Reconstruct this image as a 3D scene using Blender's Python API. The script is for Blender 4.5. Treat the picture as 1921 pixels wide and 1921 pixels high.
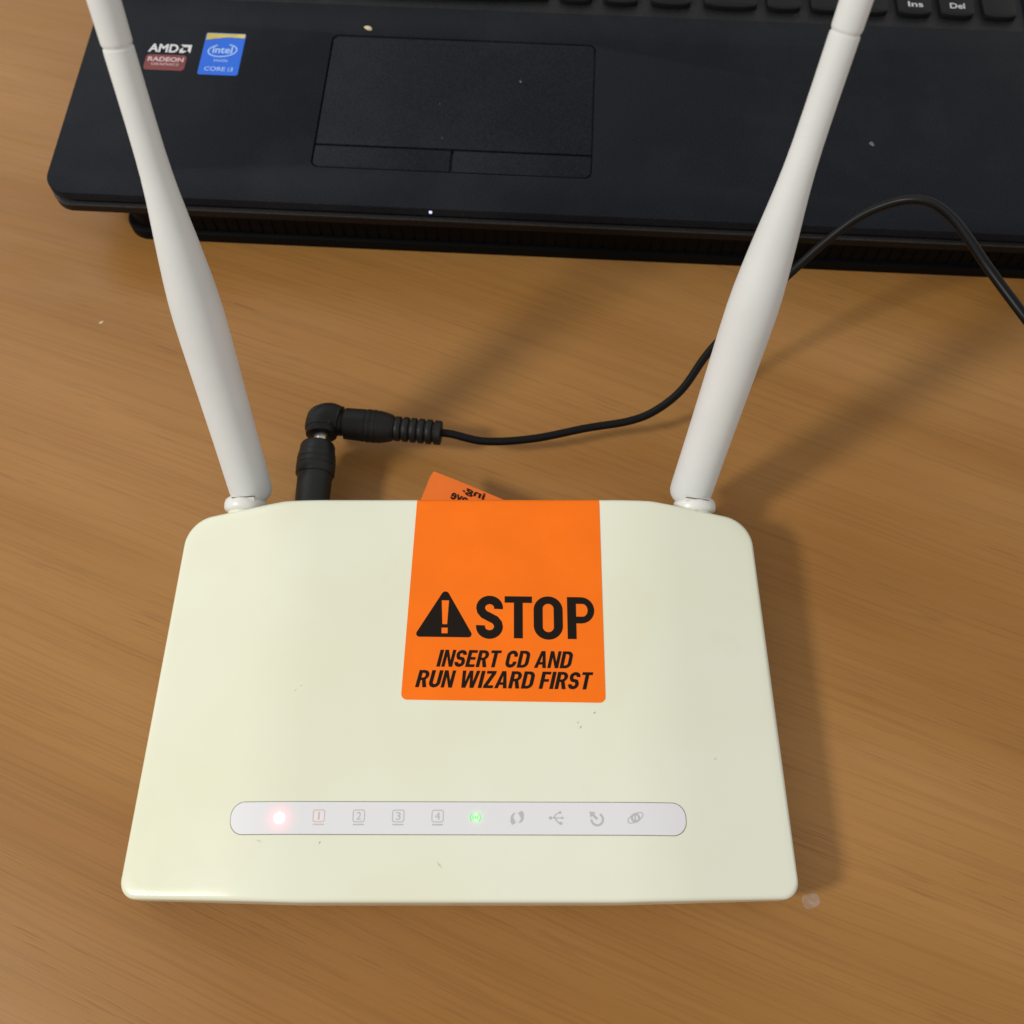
import bpy, bmesh, math, random
from mathutils import Vector, Matrix
R = math.radians
random.seed(4)
scn = bpy.context.scene
for o in list(bpy.data.objects):
    bpy.data.objects.remove(o)

# ------------------------------------------------------------------ camera
cam = bpy.data.cameras.new('Camera')
camo = bpy.data.objects.new('Camera', cam)
scn.collection.objects.link(camo)
scn.camera = camo
camo.location = (0, 0, 0.330)
camo.rotation_euler = (R(90 - 66), 0, 0)
cam.sensor_width = 36
cam.lens = 36
cam.clip_start = 0.01
cam.clip_end = 50
cam.dof.use_dof = True
cam.dof.focus_distance = 0.318
cam.dof.aperture_fstop = 14

# ------------------------------------------------------------------ light (indoors: one room lamp, soft bounce, a far window)
w = bpy.data.worlds.new('World')
scn.world = w
w.use_nodes = True
w.node_tree.nodes['Background'].inputs[0].default_value = (1.0, 0.975, 0.93, 1)
w.node_tree.nodes['Background'].inputs[1].default_value = 0.585

def area(name, loc, target, size, power, col, shape='DISK', size_y=None):
    l = bpy.data.lights.new(name, 'AREA')
    l.shape = shape
    l.size = size
    if size_y: l.size_y = size_y
    l.energy = power
    l.color = col
    o = bpy.data.objects.new(name, l)
    o.location = loc
    o.rotation_euler = (Vector(target) - Vector(loc)).to_track_quat('-Z', 'Y').to_euler()
    scn.collection.objects.link(o)
    return o

area('room_lamp', (-1.66, -0.40, 1.60), (0, 0.12, 0), 0.34, 33.5, (1.0, 0.96, 0.88))
area('window_light', (-1.5, 1.9, 1.9), (0, 0.2, 0), 1.3, 9.0, (0.80, 0.90, 1.0), 'RECTANGLE', 1.1)

scn.view_settings.view_transform = 'Standard'
scn.view_settings.look = 'None'
scn.view_settings.exposure = 0
scn.view_settings.gamma = 1
scn.view_settings.use_curve_mapping = False

# ------------------------------------------------------------------ materials
def nt(name):
    m = bpy.data.materials.new(name)
    m.use_nodes = True
    n = m.node_tree
    return m, n, n.nodes['Principled BSDF']

def link(n, a, b): n.links.new(a, b)

def node(n, typ, **kw):
    x = n.nodes.new(typ)
    for k, v in kw.items():
        if k in x.inputs.keys(): x.inputs[k].default_value = v
        else: setattr(x, k, v)
    return x

def ramp(n, fac, stops):
    r = n.nodes.new('ShaderNodeValToRGB')
    e = r.color_ramp.elements
    while len(e) > len(stops): e.remove(e[-1])
    while len(e) < len(stops): e.new(0.5)
    for el, (p, c) in zip(e, stops):
        el.position = p
        el.color = c if len(c) == 4 else (*c, 1)
    link(n, fac, r.inputs[0])
    return r.outputs[0]

def mixc(n, fac, a, b, mode='MIX'):
    x = n.nodes.new('ShaderNodeMix')
    x.data_type = 'RGBA'
    x.blend_type = mode
    for s, v in ((x.inputs[0], fac), (x.inputs[6], a), (x.inputs[7], b)):
        if hasattr(v, 'is_linked'): link(n, v, s)
        elif isinstance(v, (int, float)): s.default_value = v
        else: s.default_value = (*v, 1) if len(v) == 3 else v
    return x.outputs[2]

def math_(n, op, a, b=None, c=None):
    x = n.nodes.new('ShaderNodeMath')
    x.operation = op
    for s, v in zip(x.inputs, (a, b, c)):
        if v is None: continue
        if hasattr(v, 'is_linked'): link(n, v, s)
        else: s.default_value = v
    return x.outputs[0]

def plain(name, col, rough=0.5, spec=0.5, bump=0, bscale=3000, var=0.0, metal=0, coat=0):
    m, n, b = nt(name)
    b.inputs['Base Color'].default_value = (*col, 1)
    b.inputs['Roughness'].default_value = rough
    b.inputs['Specular IOR Level'].default_value = spec
    b.inputs['Metallic'].default_value = metal
    b.inputs['Coat Weight'].default_value = coat
    tc = node(n, 'ShaderNodeTexCoord')
    if var:
        t = node(n, 'ShaderNodeTexNoise', Scale=60, Detail=4)
        link(n, tc.outputs['Object'], t.inputs['Vector'])
        c = ramp(n, t.outputs[0], [(0.3, tuple(x * (1 - var) for x in col)), (0.7, tuple(min(1, x * (1 + var)) for x in col))])
        link(n, c, b.inputs['Base Color'])
    if bump:
        t = node(n, 'ShaderNodeTexNoise', Scale=bscale, Detail=2)
        link(n, tc.outputs['Object'], t.inputs['Vector'])
        bp = node(n, 'ShaderNodeBump', Strength=bump, Distance=0.0002)
        link(n, t.outputs[0], bp.inputs['Height'])
        link(n, bp.outputs[0], b.inputs['Normal'])
    return m

def wood():
    m, n, b = nt('desk_wood')
    tc = node(n, 'ShaderNodeTexCoord')
    mp = node(n, 'ShaderNodeMapping')
    mp.inputs['Rotation'].default_value = (0, 0, R(23))
    link(n, tc.outputs['Object'], mp.inputs['Vector'])
    # slow wander of the grain
    wn = node(n, 'ShaderNodeTexNoise', Scale=1.7, Detail=0)
    link(n, mp.outputs[0], wn.inputs['Vector'])
    wn2 = node(n, 'ShaderNodeTexNoise', Scale=14, Detail=2)
    link(n, mp.outputs[0], wn2.inputs['Vector'])
    off = math_(n, 'MULTIPLY_ADD', wn.outputs[0], 0.085, math_(n, 'MULTIPLY', wn2.outputs[0], 0.0022))
    sx = node(n, 'ShaderNodeSeparateXYZ')
    link(n, mp.outputs[0], sx.inputs[0])
    yy = math_(n, 'ADD', sx.outputs[1], off)
    def streak(kx, ky, seed, detail=3, rough=0.55):
        c = node(n, 'ShaderNodeCombineXYZ')
        link(n, math_(n, 'MULTIPLY', sx.outputs[0], kx), c.inputs[0])
        link(n, math_(n, 'MULTIPLY', yy, ky), c.inputs[1])
        c.inputs[2].default_value = seed
        t = node(n, 'ShaderNodeTexNoise', Scale=1.0, Detail=detail, Roughness=rough)
        link(n, c.outputs[0], t.inputs['Vector'])
        return t.outputs[0]
    broad = streak(2.2, 30, 1.3, 2)
    mid = streak(5, 260, 5.1, 4, 0.6)
    fine = streak(16, 1200, 9.7, 2)
    pore = streak(62, 1500, 15.2, 1, 0.4)
    pmask = streak(10, 60, 21.2, 2)
    base = ramp(n, broad, [(0.28, (0.285, 0.132, 0.032)), (0.5, (0.316, 0.154, 0.043)), (0.72, (0.338, 0.167, 0.049))])
    base = mixc(n, 1.0, base, ramp(n, streak(3.2, 12, 44.0, 3), [(0.30, (0.86, 0.79, 0.62)), (0.5, (1.00, 0.99, 0.96)), (0.70, (1.15, 1.19, 1.36))]), 'MULTIPLY')
    c1 = mixc(n, 0.09, base, ramp(n, mid, [(0.28, (0.40, 0.36, 0.32)), (0.5, (0.88, 0.87, 0.86)), (0.72, (1.0, 1.0, 1.0))]), 'MULTIPLY')
    c2 = mixc(n, 0.20, c1, ramp(n, fine, [(0.36, (0.50, 0.46, 0.42)), (0.52, (1, 1, 1))]), 'MULTIPLY')
    pf = math_(n, 'MULTIPLY', ramp(n, pore, [(0.60, (0, 0, 0)), (0.70, (1, 1, 1))]), ramp(n, pmask, [(0.42, (0.05, 0.05, 0.05)), (0.68, (1, 1, 1))]))
    c3 = mixc(n, math_(n, 'MULTIPLY', pf, 0.24), c2, (0.10, 0.042, 0.016))
    link(n, c3, b.inputs['Base Color'])
    rn = ramp(n, streak(20, 120, 33.1, 2), [(0.3, (0.36, 0.36, 0.36)), (0.7, (0.46, 0.46, 0.46))])
    link(n, rn, b.inputs['Roughness'])
    b.inputs['Specular IOR Level'].default_value = 0.26
    bp = node(n, 'ShaderNodeBump', Strength=0.22, Distance=0.0001)
    h = math_(n, 'SUBTRACT', math_(n, 'MULTIPLY', mid, 0.4), pf)
    link(n, h, bp.inputs['Height'])
    link(n, bp.outputs[0], b.inputs['Normal'])
    return m

def router_plastic():
    m, n, b = nt('aged_cream_plastic')
    tc = node(n, 'ShaderNodeTexCoord')
    t = node(n, 'ShaderNodeTexNoise', Scale=14, Detail=3)
    link(n, tc.outputs['Object'], t.inputs['Vector'])
    c = ramp(n, t.outputs[0], [(0.3, (0.715, 0.722, 0.560)), (0.7, (0.755, 0.772, 0.660))])
    # faint grime smears and a few dark specks
    t2 = node(n, 'ShaderNodeTexNoise', Scale=42, Detail=6, Roughness=0.7)
    link(n, tc.outputs['Object'], t2.inputs['Vector'])
    c = mixc(n, ramp(n, t2.outputs[0], [(0.60, (0, 0, 0)), (0.85, (0.18, 0.18, 0.18))]), c, (0.52, 0.50, 0.40))
    v = node(n, 'ShaderNodeTexVoronoi', Scale=95)
    mp = node(n, 'ShaderNodeMapping')
    mp.inputs['Scale'].default_value = (1, 0.55, 1)
    mp.inputs['Rotation'].default_value = (0, 0, 0.6)
    link(n, tc.outputs['Object'], mp.inputs[0])
    link(n, mp.outputs[0], v.inputs['Vector'])
    near = ramp(n, v.outputs['Distance'], [(0.018, (1, 1, 1)), (0.036, (0, 0, 0))])
    sc = node(n, 'ShaderNodeSeparateColor')
    link(n, v.outputs['Color'], sc.inputs[0])
    sel = math_(n, 'GREATER_THAN', sc.outputs[0], 0.95)
    c = mixc(n, math_(n, 'MULTIPLY', math_(n, 'MULTIPLY', near, sel), 0.75), c, (0.16, 0.15, 0.10))
    link(n, c, b.inputs['Base Color'])
    b.inputs['Roughness'].default_value = 0.30
    t3 = node(n, 'ShaderNodeTexNoise', Scale=70, Detail=5)
    link(n, tc.outputs['Object'], t3.inputs['Vector'])
    link(n, ramp(n, t3.outputs[0], [(0.3, (0.17, 0.17, 0.17)), (0.7, (0.27, 0.27, 0.27))]), b.inputs['Roughness'])
    b.inputs['Specular IOR Level'].default_value = 0.4
    t5 = node(n, 'ShaderNodeTexNoise', Scale=1300, Detail=2)
    link(n, tc.outputs['Object'], t5.inputs['Vector'])
    bp = node(n, 'ShaderNodeBump', Strength=0.10, Distance=0.0001)
    link(n, t5.outputs[0], bp.inputs['Height'])
    link(n, bp.outputs[0], b.inputs['Normal'])
    return m

def deck_plastic(name, col, rough, dust=True, spec=0.25):
    m, n, b = nt(name)
    tc = node(n, 'ShaderNodeTexCoord')
    t = node(n, 'ShaderNodeTexNoise', Scale=1900, Detail=2)
    link(n, tc.outputs['Object'], t.inputs['Vector'])
    c = ramp(n, t.outputs[0], [(0.3, tuple(x * 0.35 for x in col)), (0.7, tuple(x * 1.9 for x in col))])
    if dust:
        v = node(n, 'ShaderNodeTexVoronoi', Scale=120)
        link(n, tc.outputs['Object'], v.inputs['Vector'])
        sc = node(n, 'ShaderNodeSeparateColor')
        link(n, v.outputs['Color'], sc.inputs[0])
        f = math_(n, 'MULTIPLY', ramp(n, v.outputs['Distance'], [(0.02, (1, 1, 1)), (0.05, (0, 0, 0))]), math_(n, 'GREATER_THAN', sc.outputs[1], 0.88))
        c = mixc(n, math_(n, 'MULTIPLY', f, 0.16), c, (0.35, 0.36, 0.36))
        t4 = node(n, 'ShaderNodeTexNoise', Scale=22, Detail=5, Roughness=0.65)
        link(n, tc.outputs['Object'], t4.inputs['Vector'])
        c = mixc(n, ramp(n, t4.outputs[0], [(0.45, (0, 0, 0)), (0.8, (0.022, 0.022, 0.022))]), c, (0.3, 0.3, 0.30))
    link(n, c, b.inputs['Base Color'])
    b.inputs['Roughness'].default_value = rough
    b.inputs['Specular IOR Level'].default_value = spec
    bp = node(n, 'ShaderNodeBump', Strength=0.6, Distance=0.0001)
    link(n, t.outputs[0], bp.inputs['Height'])
    link(n, bp.outputs[0], b.inputs['Normal'])
    return m

ORI = Vector((-15, 78, 0))      # router base, mm

def panel_plastic():
    """translucent light strip: back-lit by the two LEDs that are on"""
    m, n, b = nt('light_strip_plastic')
    b.inputs['Base Color'].default_value = (0.715, 0.72, 0.748, 1)
    b.inputs['Roughness'].default_value = 0.32
    tc = node(n, 'ShaderNodeTexCoord')
    def glow(x, y, z, r):
        d = node(n, 'ShaderNodeVectorMath', operation='DISTANCE')
        link(n, tc.outputs['Object'], d.inputs[0])
        d.inputs[1].default_value = ((x - ORI.x) / 1000, (y - ORI.y) / 1000, z / 1000)
        q = math_(n, 'DIVIDE', d.outputs['Value'], r)
        return math_(n, 'POWER', 2.718, math_(n, 'MULTIPLY', math_(n, 'MULTIPLY', q, q), -1.0))
    g1 = glow(-66.66, 39.1, 26.4, 0.0014)
    g1b = glow(-66.66, 39.1, 26.4, 0.0031)
    g3 = glow(-55.3, 39.4, 26.4, 0.0013)
    g2 = glow(-10.2, 39.4, 26.4, 0.0015)
    def sc(g, col, s):
        v = node(n, 'ShaderNodeVectorMath', operation='SCALE')
        v.inputs[0].default_value = col
        link(n, math_(n, 'MULTIPLY', g, s), v.inputs['Scale'])
        return v.outputs[0]
    def add(a, c):
        v = node(n, 'ShaderNodeVectorMath', operation='ADD')
        link(n, a, v.inputs[0]); link(n, c, v.inputs[1])
        return v.outputs[0]
    e = add(add(sc(g1, (1.0, 0.38, 0.46), 0.95), sc(g1b, (1.0, 0.03, 0.08), 0.50)), add(sc(g3, (1, 0.12, 0.12), 0.10), sc(g2, (0.10, 1.0, 0.12), 0.30)))
    link(n, e, b.inputs['Emission Color'])
    b.inputs['Emission Strength'].default_value = 1.0
    return m

M = {}
M['wood'] = wood()
M['cream'] = router_plastic()
M['cream_base'] = plain('cream_base_plastic', (0.66, 0.64, 0.47), 0.4, var=0.05)
M['antenna'] = plain('antenna_white_plastic', (0.635, 0.650, 0.650), 0.50, 0.35, bump=0.12, bscale=900, var=0.03)
M['hinge'] = plain('hinge_white_plastic', (0.70, 0.705, 0.68), 0.33, var=0.02)
M['seam'] = plain('seam_dark', (0.10, 0.095, 0.075), 0.7)
M['panel'] = panel_plastic()
M['icon'] = plain('icon_grey_print', (0.46, 0.46, 0.46), 0.5)
M['icon_dim'] = plain('icon_pale_red_print', (0.60, 0.47, 0.47), 0.5)
M['orange'] = plain('sticker_orange', (0.90, 0.165, 0.002), 0.38, 0.25, bump=1.0, bscale=60, var=0.045)
M['orange_back'] = plain('sticker_orange_flap', (0.80, 0.155, 0.004), 0.42, var=0.04)
M['ink'] = plain('sticker_black_ink', (0.010, 0.006, 0.004), 0.6, 0.12)
M['deck'] = deck_plastic('laptop_deck_plastic', (0.0050, 0.0066, 0.0098), 0.52, True, 0.11)
M['pad'] = deck_plastic('touchpad_plastic', (0.0050, 0.0066, 0.0096), 0.50, True, 0.12)
M['case'] = deck_plastic('laptop_case_plastic', (0.0030, 0.0030, 0.0035), 0.40, False, 0.2)
M['lip'] = deck_plastic('lip_highlight_plastic', (0.016, 0.016, 0.018), 0.35, False, 0.5)  # case plastic made lighter: the lip's bright highlight line is in its colour
M['tray'] = deck_plastic('keyboard_tray_plastic', (0.0080, 0.0085, 0.0100), 0.45, True)
M['key'] = plain('key_black_plastic', (0.0055, 0.006, 0.007), 0.45, 0.2, bump=0.2, bscale=2500)
M['keyprint'] = plain('key_white_print', (0.55, 0.56, 0.58), 0.5)
M['stand'] = deck_plastic('stand_black_plastic', (0.0014, 0.0014, 0.0016), 0.55, False, 0.10)
M['rubber'] = plain('black_rubber', (0.0055, 0.0053, 0.0052), 0.50, 0.3, bump=0.5, bscale=1500, var=0.2)
M['rubber2'] = plain('black_ribbed_plastic', (0.0075, 0.0078, 0.0075), 0.44, 0.35, bump=0.3, bscale=1200, var=0.25)
M['cord'] = plain('black_cord_vinyl', (0.0025, 0.0025, 0.0032), 0.40, 0.18)
M['metal'] = plain('nickel_metal', (0.62, 0.58, 0.50), 0.28, metal=1)
M['blue'] = plain('blue_sticker', (0.020, 0.130, 0.66), 0.40, 0.25, var=0.06)
M['yellow'] = plain('yellow_sticker_band', (0.62, 0.50, 0.10), 0.5, var=0.3)
M['paleblue'] = plain('pale_blue_print', (0.36, 0.52, 0.88), 0.4)
M['silver'] = plain('silver_print', (0.60, 0.60, 0.62), 0.35)
M['red'] = plain('dark_red_sticker', (0.17, 0.022, 0.020), 0.4, var=0.12)
M['pinkprint'] = plain('pale_pink_print', (0.58, 0.40, 0.42), 0.4)
M['crumb'] = plain('crumb_tan', (0.62, 0.52, 0.33), 0.7, bump=0.5, bscale=900, var=0.15)
M['scuff'] = plain('faint_scuff', (0.50, 0.50, 0.40), 0.6)
M['dust'] = plain('grey_dust', (0.13, 0.13, 0.12), 0.9, 0.2, var=0.2)
M['fleck'] = plain('grey_fleck', (0.24, 0.23, 0.20), 0.8, var=0.2)

def emis(name, col, s):
    m, n, b = nt(name)
    b.inputs['Base Color'].default_value = (*[0.5 * x for x in col], 1)
    b.inputs['Emission Color'].default_value = (*col, 1)
    b.inputs['Emission Strength'].default_value = s
    return m
M['led_red'] = emis('led_power_glow', (1.0, 0.80, 0.82), 1.1)
M['led_green'] = emis('led_green_glow', (0.18, 1.0, 0.16), 0.55)
M['led_white'] = emis('led_small_white', (0.60, 0.60, 1.0), 1.1)

def glue_mat():
    m, n, b = nt('dried_glue')
    b.inputs['Base Color'].default_value = (0.62, 0.52, 0.46, 1)
    b.inputs['Roughness'].default_value = 0.25
    tc = node(n, 'ShaderNodeTexCoord')
    t = node(n, 'ShaderNodeTexNoise', Scale=420, Detail=3)
    link(n, tc.outputs['Object'], t.inputs['Vector'])
    link(n, ramp(n, t.outputs[0], [(0.35, (0.12, 0.12, 0.12)), (0.7, (0.28, 0.28, 0.28))]), b.inputs['Alpha'])
    return m
M['glue'] = glue_mat()

# ------------------------------------------------------------------ mesh helpers (all lengths in mm)
COL = scn.collection
ORG = {}

def root_of(o):
    while o.parent: o = o.parent
    return o

def obj(name, verts, faces, mat, parent=None, smooth=True, angle=40):
    off = Vector((0, 0, 0))
    if parent is not None:
        off = ORG.get(root_of(parent).name, off)
    me = bpy.data.meshes.new(name)
    me.from_pydata([tuple((Vector(v) - off) * 0.001) for v in verts], [], [tuple(f) for f in faces])
    me.validate()
    bm = bmesh.new(); bm.from_mesh(me)
    bmesh.ops.remove_doubles(bm, verts=bm.verts, dist=1e-7)
    bmesh.ops.recalc_face_normals(bm, faces=bm.faces)
    bm.to_mesh(me); bm.free()
    if smooth:
        me.shade_smooth()
        me.set_sharp_from_angle(angle=R(angle))
    me.materials.append(M[mat])
    o = bpy.data.objects.new(name, me)
    COL.objects.link(o)
    if parent is not None: o.parent = parent
    return o

def thing(name, label, cat, org=(0, 0, 0), rotz=0, group=None):
    o = bpy.data.objects.new(name, None)
    o.empty_display_size = 0.02
    COL.objects.link(o)
    o.location = Vector(org) * 0.001
    o.rotation_euler = (0, 0, rotz)
    o['label'] = label; o['category'] = cat
    if group: o['group'] = group
    return o

def round_poly(pts, rad, n=8):
    out = []
    N = len(pts)
    if isinstance(rad, (int, float)): rad = [rad] * N
    for i in range(N):
        p = Vector(pts[i][:2]); a = Vector(pts[i - 1][:2]); b = Vector(pts[(i + 1) % N][:2]); r = rad[i]
        if r <= 0: out.append(tuple(p)); continue
        u1 = (a - p).normalized(); u2 = (b - p).normalized()
        ang = u1.angle(u2)
        t = r / math.tan(ang / 2)
        c = p + (u1 + u2).normalized() * (r / math.sin(ang / 2))
        s = p + u1 * t - c; e = p + u2 * t - c
        a0 = math.atan2(s.y, s.x); a1 = math.atan2(e.y, e.x)
        da = (a1 - a0 + math.pi) % (2 * math.pi) - math.pi
        for k in range(n + 1):
            out.append((c.x + r * math.cos(a0 + da * k / n), c.y + r * math.sin(a0 + da * k / n)))
    return out

def rrect(x0, y0, x1, y1, r, n=8):
    return round_poly([(x0, y0), (x1, y0), (x1, y1), (x0, y1)], r, n)

def fill2d(loops):
    """triangulated 2-D fill with holes -> (verts2d, faces)"""
    cu = bpy.data.curves.new('tmp', 'CURVE'); cu.dimensions = '2D'; cu.fill_mode = 'BOTH'
    for lp in loops:
        s = cu.splines.new('POLY'); s.points.add(len(lp) - 1)
        for p, q in zip(s.points, lp): p.co = (q[0], q[1], 0, 1)
        s.use_cyclic_u = True
    o = bpy.data.objects.new('tmp', cu); COL.objects.link(o)
    dg = bpy.context.evaluated_depsgraph_get()
    me = bpy.data.meshes.new_from_object(o.evaluated_get(dg))
    v = [(x.co.x, x.co.y) for x in me.vertices]; f = [tuple(p.vertices) for p in me.polygons]
    bpy.data.objects.remove(o); bpy.data.curves.remove(cu); bpy.data.meshes.remove(me)
    return v, f

def plate(name, loops, z0, z1, mat, parent=None, zf=None, bev=0.0):
    """flat-topped slab with optional holes; zf(x,y) adds the surface height"""
    zf = zf or (lambda x, y: 0)
    def inset(lp, d):
        n = len(lp); out = []
        ar = sum(lp[i][0] * lp[(i + 1) % n][1] - lp[(i + 1) % n][0] * lp[i][1] for i in range(n))
        sg = 1 if ar > 0 else -1
        for i in range(n):
            a = Vector(lp[i - 1]); b = Vector(lp[(i + 1) % n]); t = (b - a)
            if t.length < 1e-9: out.append(lp[i]); continue
            t.normalize(); nn = Vector((-t.y, t.x)) * sg
            out.append((lp[i][0] + nn.x * d, lp[i][1] + nn.y * d))
        return out
    verts, faces = [], []
    top = [inset(lp, bev if k == 0 else -bev) for k, lp in enumerate(loops)] if bev else loops
    tv, tf = fill2d(top)
    verts += [(x, y, z1 + zf(x, y)) for x, y in tv]; faces += tf
    rings = [(0, z0)] + ([(0, z1 - bev), (0.3 * bev, z1 - 0.3 * bev), (bev, z1)] if bev else [(0, z1)])
    for k, lp in enumerate(loops):
        n = len(lp); prev = None
        for d, z in rings:
            q = inset(lp, d if k == 0 else -d) if d else lp
            st = len(verts)
            verts += [(x, y, z + zf(x, y)) for x, y in q]
            if prev is not None:
                faces += [(prev + i, prev + (i + 1) % n, st + (i + 1) % n, st + i) for i in range(n)]
            prev = st
    return obj(name, verts, faces, mat, parent, True, 30)

def text2d(s, shear=0.0, offset=0.0, spacing=1.0):
    cu = bpy.data.curves.new('tmp', 'FONT'); cu.body = s; cu.shear = shear; cu.offset = offset; cu.space_character = spacing
    cu.resolution_u = 5
    o = bpy.data.objects.new('tmp', cu); COL.objects.link(o)
    dg = bpy.context.evaluated_depsgraph_get()
    me = bpy.data.meshes.new_from_object(o.evaluated_get(dg))
    v = [(x.co.x, x.co.y) for x in me.vertices]; f = [tuple(p.vertices) for p in me.polygons]
    bpy.data.objects.remove(o); bpy.data.curves.remove(cu); bpy.data.meshes.remove(me)
    x0 = min(p[0] for p in v); x1 = max(p[0] for p in v); y0 = min(p[1] for p in v); y1 = max(p[1] for p in v)
    return [((x - x0) / (x1 - x0), (y - y0) / (y1 - y0)) for x, y in v], f

def lettering(s, box, fn, mat, parent, name='lettering', **kw):
    v, f = text2d(s, **kw)
    x0, y0, x1, y1 = box
    return obj(name, [fn(x0 + a * (x1 - x0), y0 + b * (y1 - y0)) for a, b in v], f, mat, parent, False)

def frame(d):
    d = Vector(d).normalized()
    u = Vector((0, 0, 1)) if abs(d.z) < 0.9 else Vector((1, 0, 0))
    x = d.cross(u).normalized(); y = d.cross(x).normalized()
    return x, y, d

def lathe(prof, p0, d, n=40, caps=True, sx=1, sy=1):
    """prof [(along, radius)] round axis d from p0"""
    x, y, d = frame(d); p0 = Vector(p0); v, f = [], []
    for s, r in prof:
        for i in range(n):
            a = 2 * math.pi * i / n
            v.append(p0 + d * s + x * (r * math.cos(a) * sx) + y * (r * math.sin(a) * sy))
    for k in range(len(prof) - 1):
        for i in range(n):
            f.append((k * n + i, k * n + (i + 1) % n, (k + 1) * n + (i + 1) % n, (k + 1) * n + i))
    if caps:
        f.append(tuple(range(n))); f.append(tuple(range((len(prof) - 1) * n, len(prof) * n)))
    return v, f

def spline(pts, per=10):
    P = [Vector(p) for p in pts]; out = []
    P = [P[0] * 2 - P[1]] + P + [P[-1] * 2 - P[-2]]
    for i in range(1, len(P) - 2):
        a, b, c, d = P[i - 1:i + 3]
        for k in range(per):
            t = k / per
            out.append(0.5 * ((2 * b) + (c - a) * t + (2 * a - 5 * b + 4 * c - d) * t * t + (3 * b - a - 3 * c + d) * t ** 3))
    out.append(P[-2]); return out

def tube(pts, rad, n=16):
    v, f = [], []
    ref = None
    m = len(pts)
    for i, p in enumerate(pts):
        t = (pts[min(i + 1, m - 1)] - pts[max(i - 1, 0)]).normalized()
        if ref is None: ref = frame(t)[0]
        x = (ref - t * ref.dot(t)).normalized(); ref = x; y = t.cross(x)
        r = rad(i / (m - 1)) if callable(rad) else rad
        v += [p + x * (r * math.cos(2 * math.pi * k / n)) + y * (r * math.sin(2 * math.pi * k / n)) for k in range(n)]
    for j in range(m - 1):
        f += [(j * n + k, j * n + (k + 1) % n, (j + 1) * n + (k + 1) % n, (j + 1) * n + k) for k in range(n)]
    f += [tuple(range(n)), tuple(range((m - 1) * n, m * n))]
    return v, f

def join(*vf):
    V, F = [], []
    for v, f in vf:
        s = len(V); V += list(v); F += [tuple(i + s for i in q) for q in f]
    return V, F

def ribbon(pts, wid, closed=False):
    """2-D stroke as quads"""
    P = [Vector(p) for p in pts]; n = len(P); v, f = [], []
    for i in range(n):
        a = P[i - 1] if (i > 0 or closed) else P[i]; b = P[(i + 1) % n] if (i < n - 1 or closed) else P[i]
        t = (b - a).normalized(); nn = Vector((-t.y, t.x)) * wid / 2
        v += [tuple(P[i] + nn), tuple(P[i] - nn)]
    for i in range(n if closed else n - 1):
        j = (i + 1) % n
        f.append((2 * i, 2 * i + 1, 2 * j + 1, 2 * j))
    return v, f

def arc(cx, cy, r, a0, a1, n=18, ry=None, rot=0):
    ry = ry or r; out = []
    for k in range(n + 1):
        a = R(a0 + (a1 - a0) * k / n); x = r * math.cos(a); y = ry * math.sin(a)
        out.append((cx + x * math.cos(R(rot)) - y * math.sin(R(rot)), cy + x * math.sin(R(rot)) + y * math.cos(R(rot))))
    return out

# ------------------------------------------------------------------ desk
desk = plate('desk', [rrect(-700, -380, 800, 720, 12)], -24, 0, 'wood', bev=1.5)
desk['kind'] = 'structure'
desk['label'] = 'light brown wood grain desk top under everything'

# ------------------------------------------------------------------ router
router = thing('router', 'yellowed cream wireless router with two antennas and an orange warning sticker', 'router', ORI)
ORG['router'] = ORI

def zt(x, y):
    wd = 97.8 - 3.9 * (y - 18) / 121; xc = -15.1 + 0.9 * (y - 18) / 121
    u = abs(x - xc) - 57.0; b = 11.0; sl_ = 8.0 / (wd - 57.0)
    drop = 0 if u < -b else (sl_ * (u + b) ** 2 / (4 * b) if u < b else sl_ * u)
    return 26 + 2 * (y - 18) / 121 - drop

def dens(lp, step=2.0):
    out = []
    for i in range(len(lp)):
        a = Vector(lp[i]); b = Vector(lp[(i + 1) % len(lp)]); k = max(1, int((b - a).length / step))
        for j in range(k): out.append(tuple(a.lerp(b, j / k)))
    return out

outline = dens(round_poly([(-113, 18.0), (-60, 16.6), (30, 16.6), (82.7, 18.0), (78.75, 135.0), (45.5, 139.3), (-74, 139.3), (-107, 135.0)],
                          [5, 40, 40, 5, 10, 25, 25, 10], 12))
def inset_pt(p, d):
    c = Vector((-14.5 + 0.5 * (p[0] + 14.5), 78)); v = c - Vector(p); L = v.length
    # d in mm near the rim, as a fraction of the way to the spine (100 + percent) further in
    return Vector(p) + v / L * (d if d < 100 else 2.2 + (L - 2.2) * (d - 100) / 100)
rf = 1.7
V, F = [], []
N = len(outline)
rings = [('w', 2.2, 9.0), ('w', 0.35, 9.0), ('w', 0.0, 10.2)]
for k in range(7):
    a = math.pi / 2 * k / 6
    rings.append(('t', rf * (1 - math.cos(a)), -rf * (1 - math.sin(a))))
for k in range(1, 31):
    rings.append(('t', 100 + 99.2 * k / 30, 0))
for kind, d, z in rings:
    for p in outline:
        q = inset_pt(p, d)
        V.append((q.x, q.y, z if kind == 'w' else zt(q.x, q.y) + z))
for k in range(len(rings) - 1):
    F += [(k * N + i, k * N + (i + 1) % N, (k + 1) * N + (i + 1) % N, (k + 1) * N + i) for i in range(N)]
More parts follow.
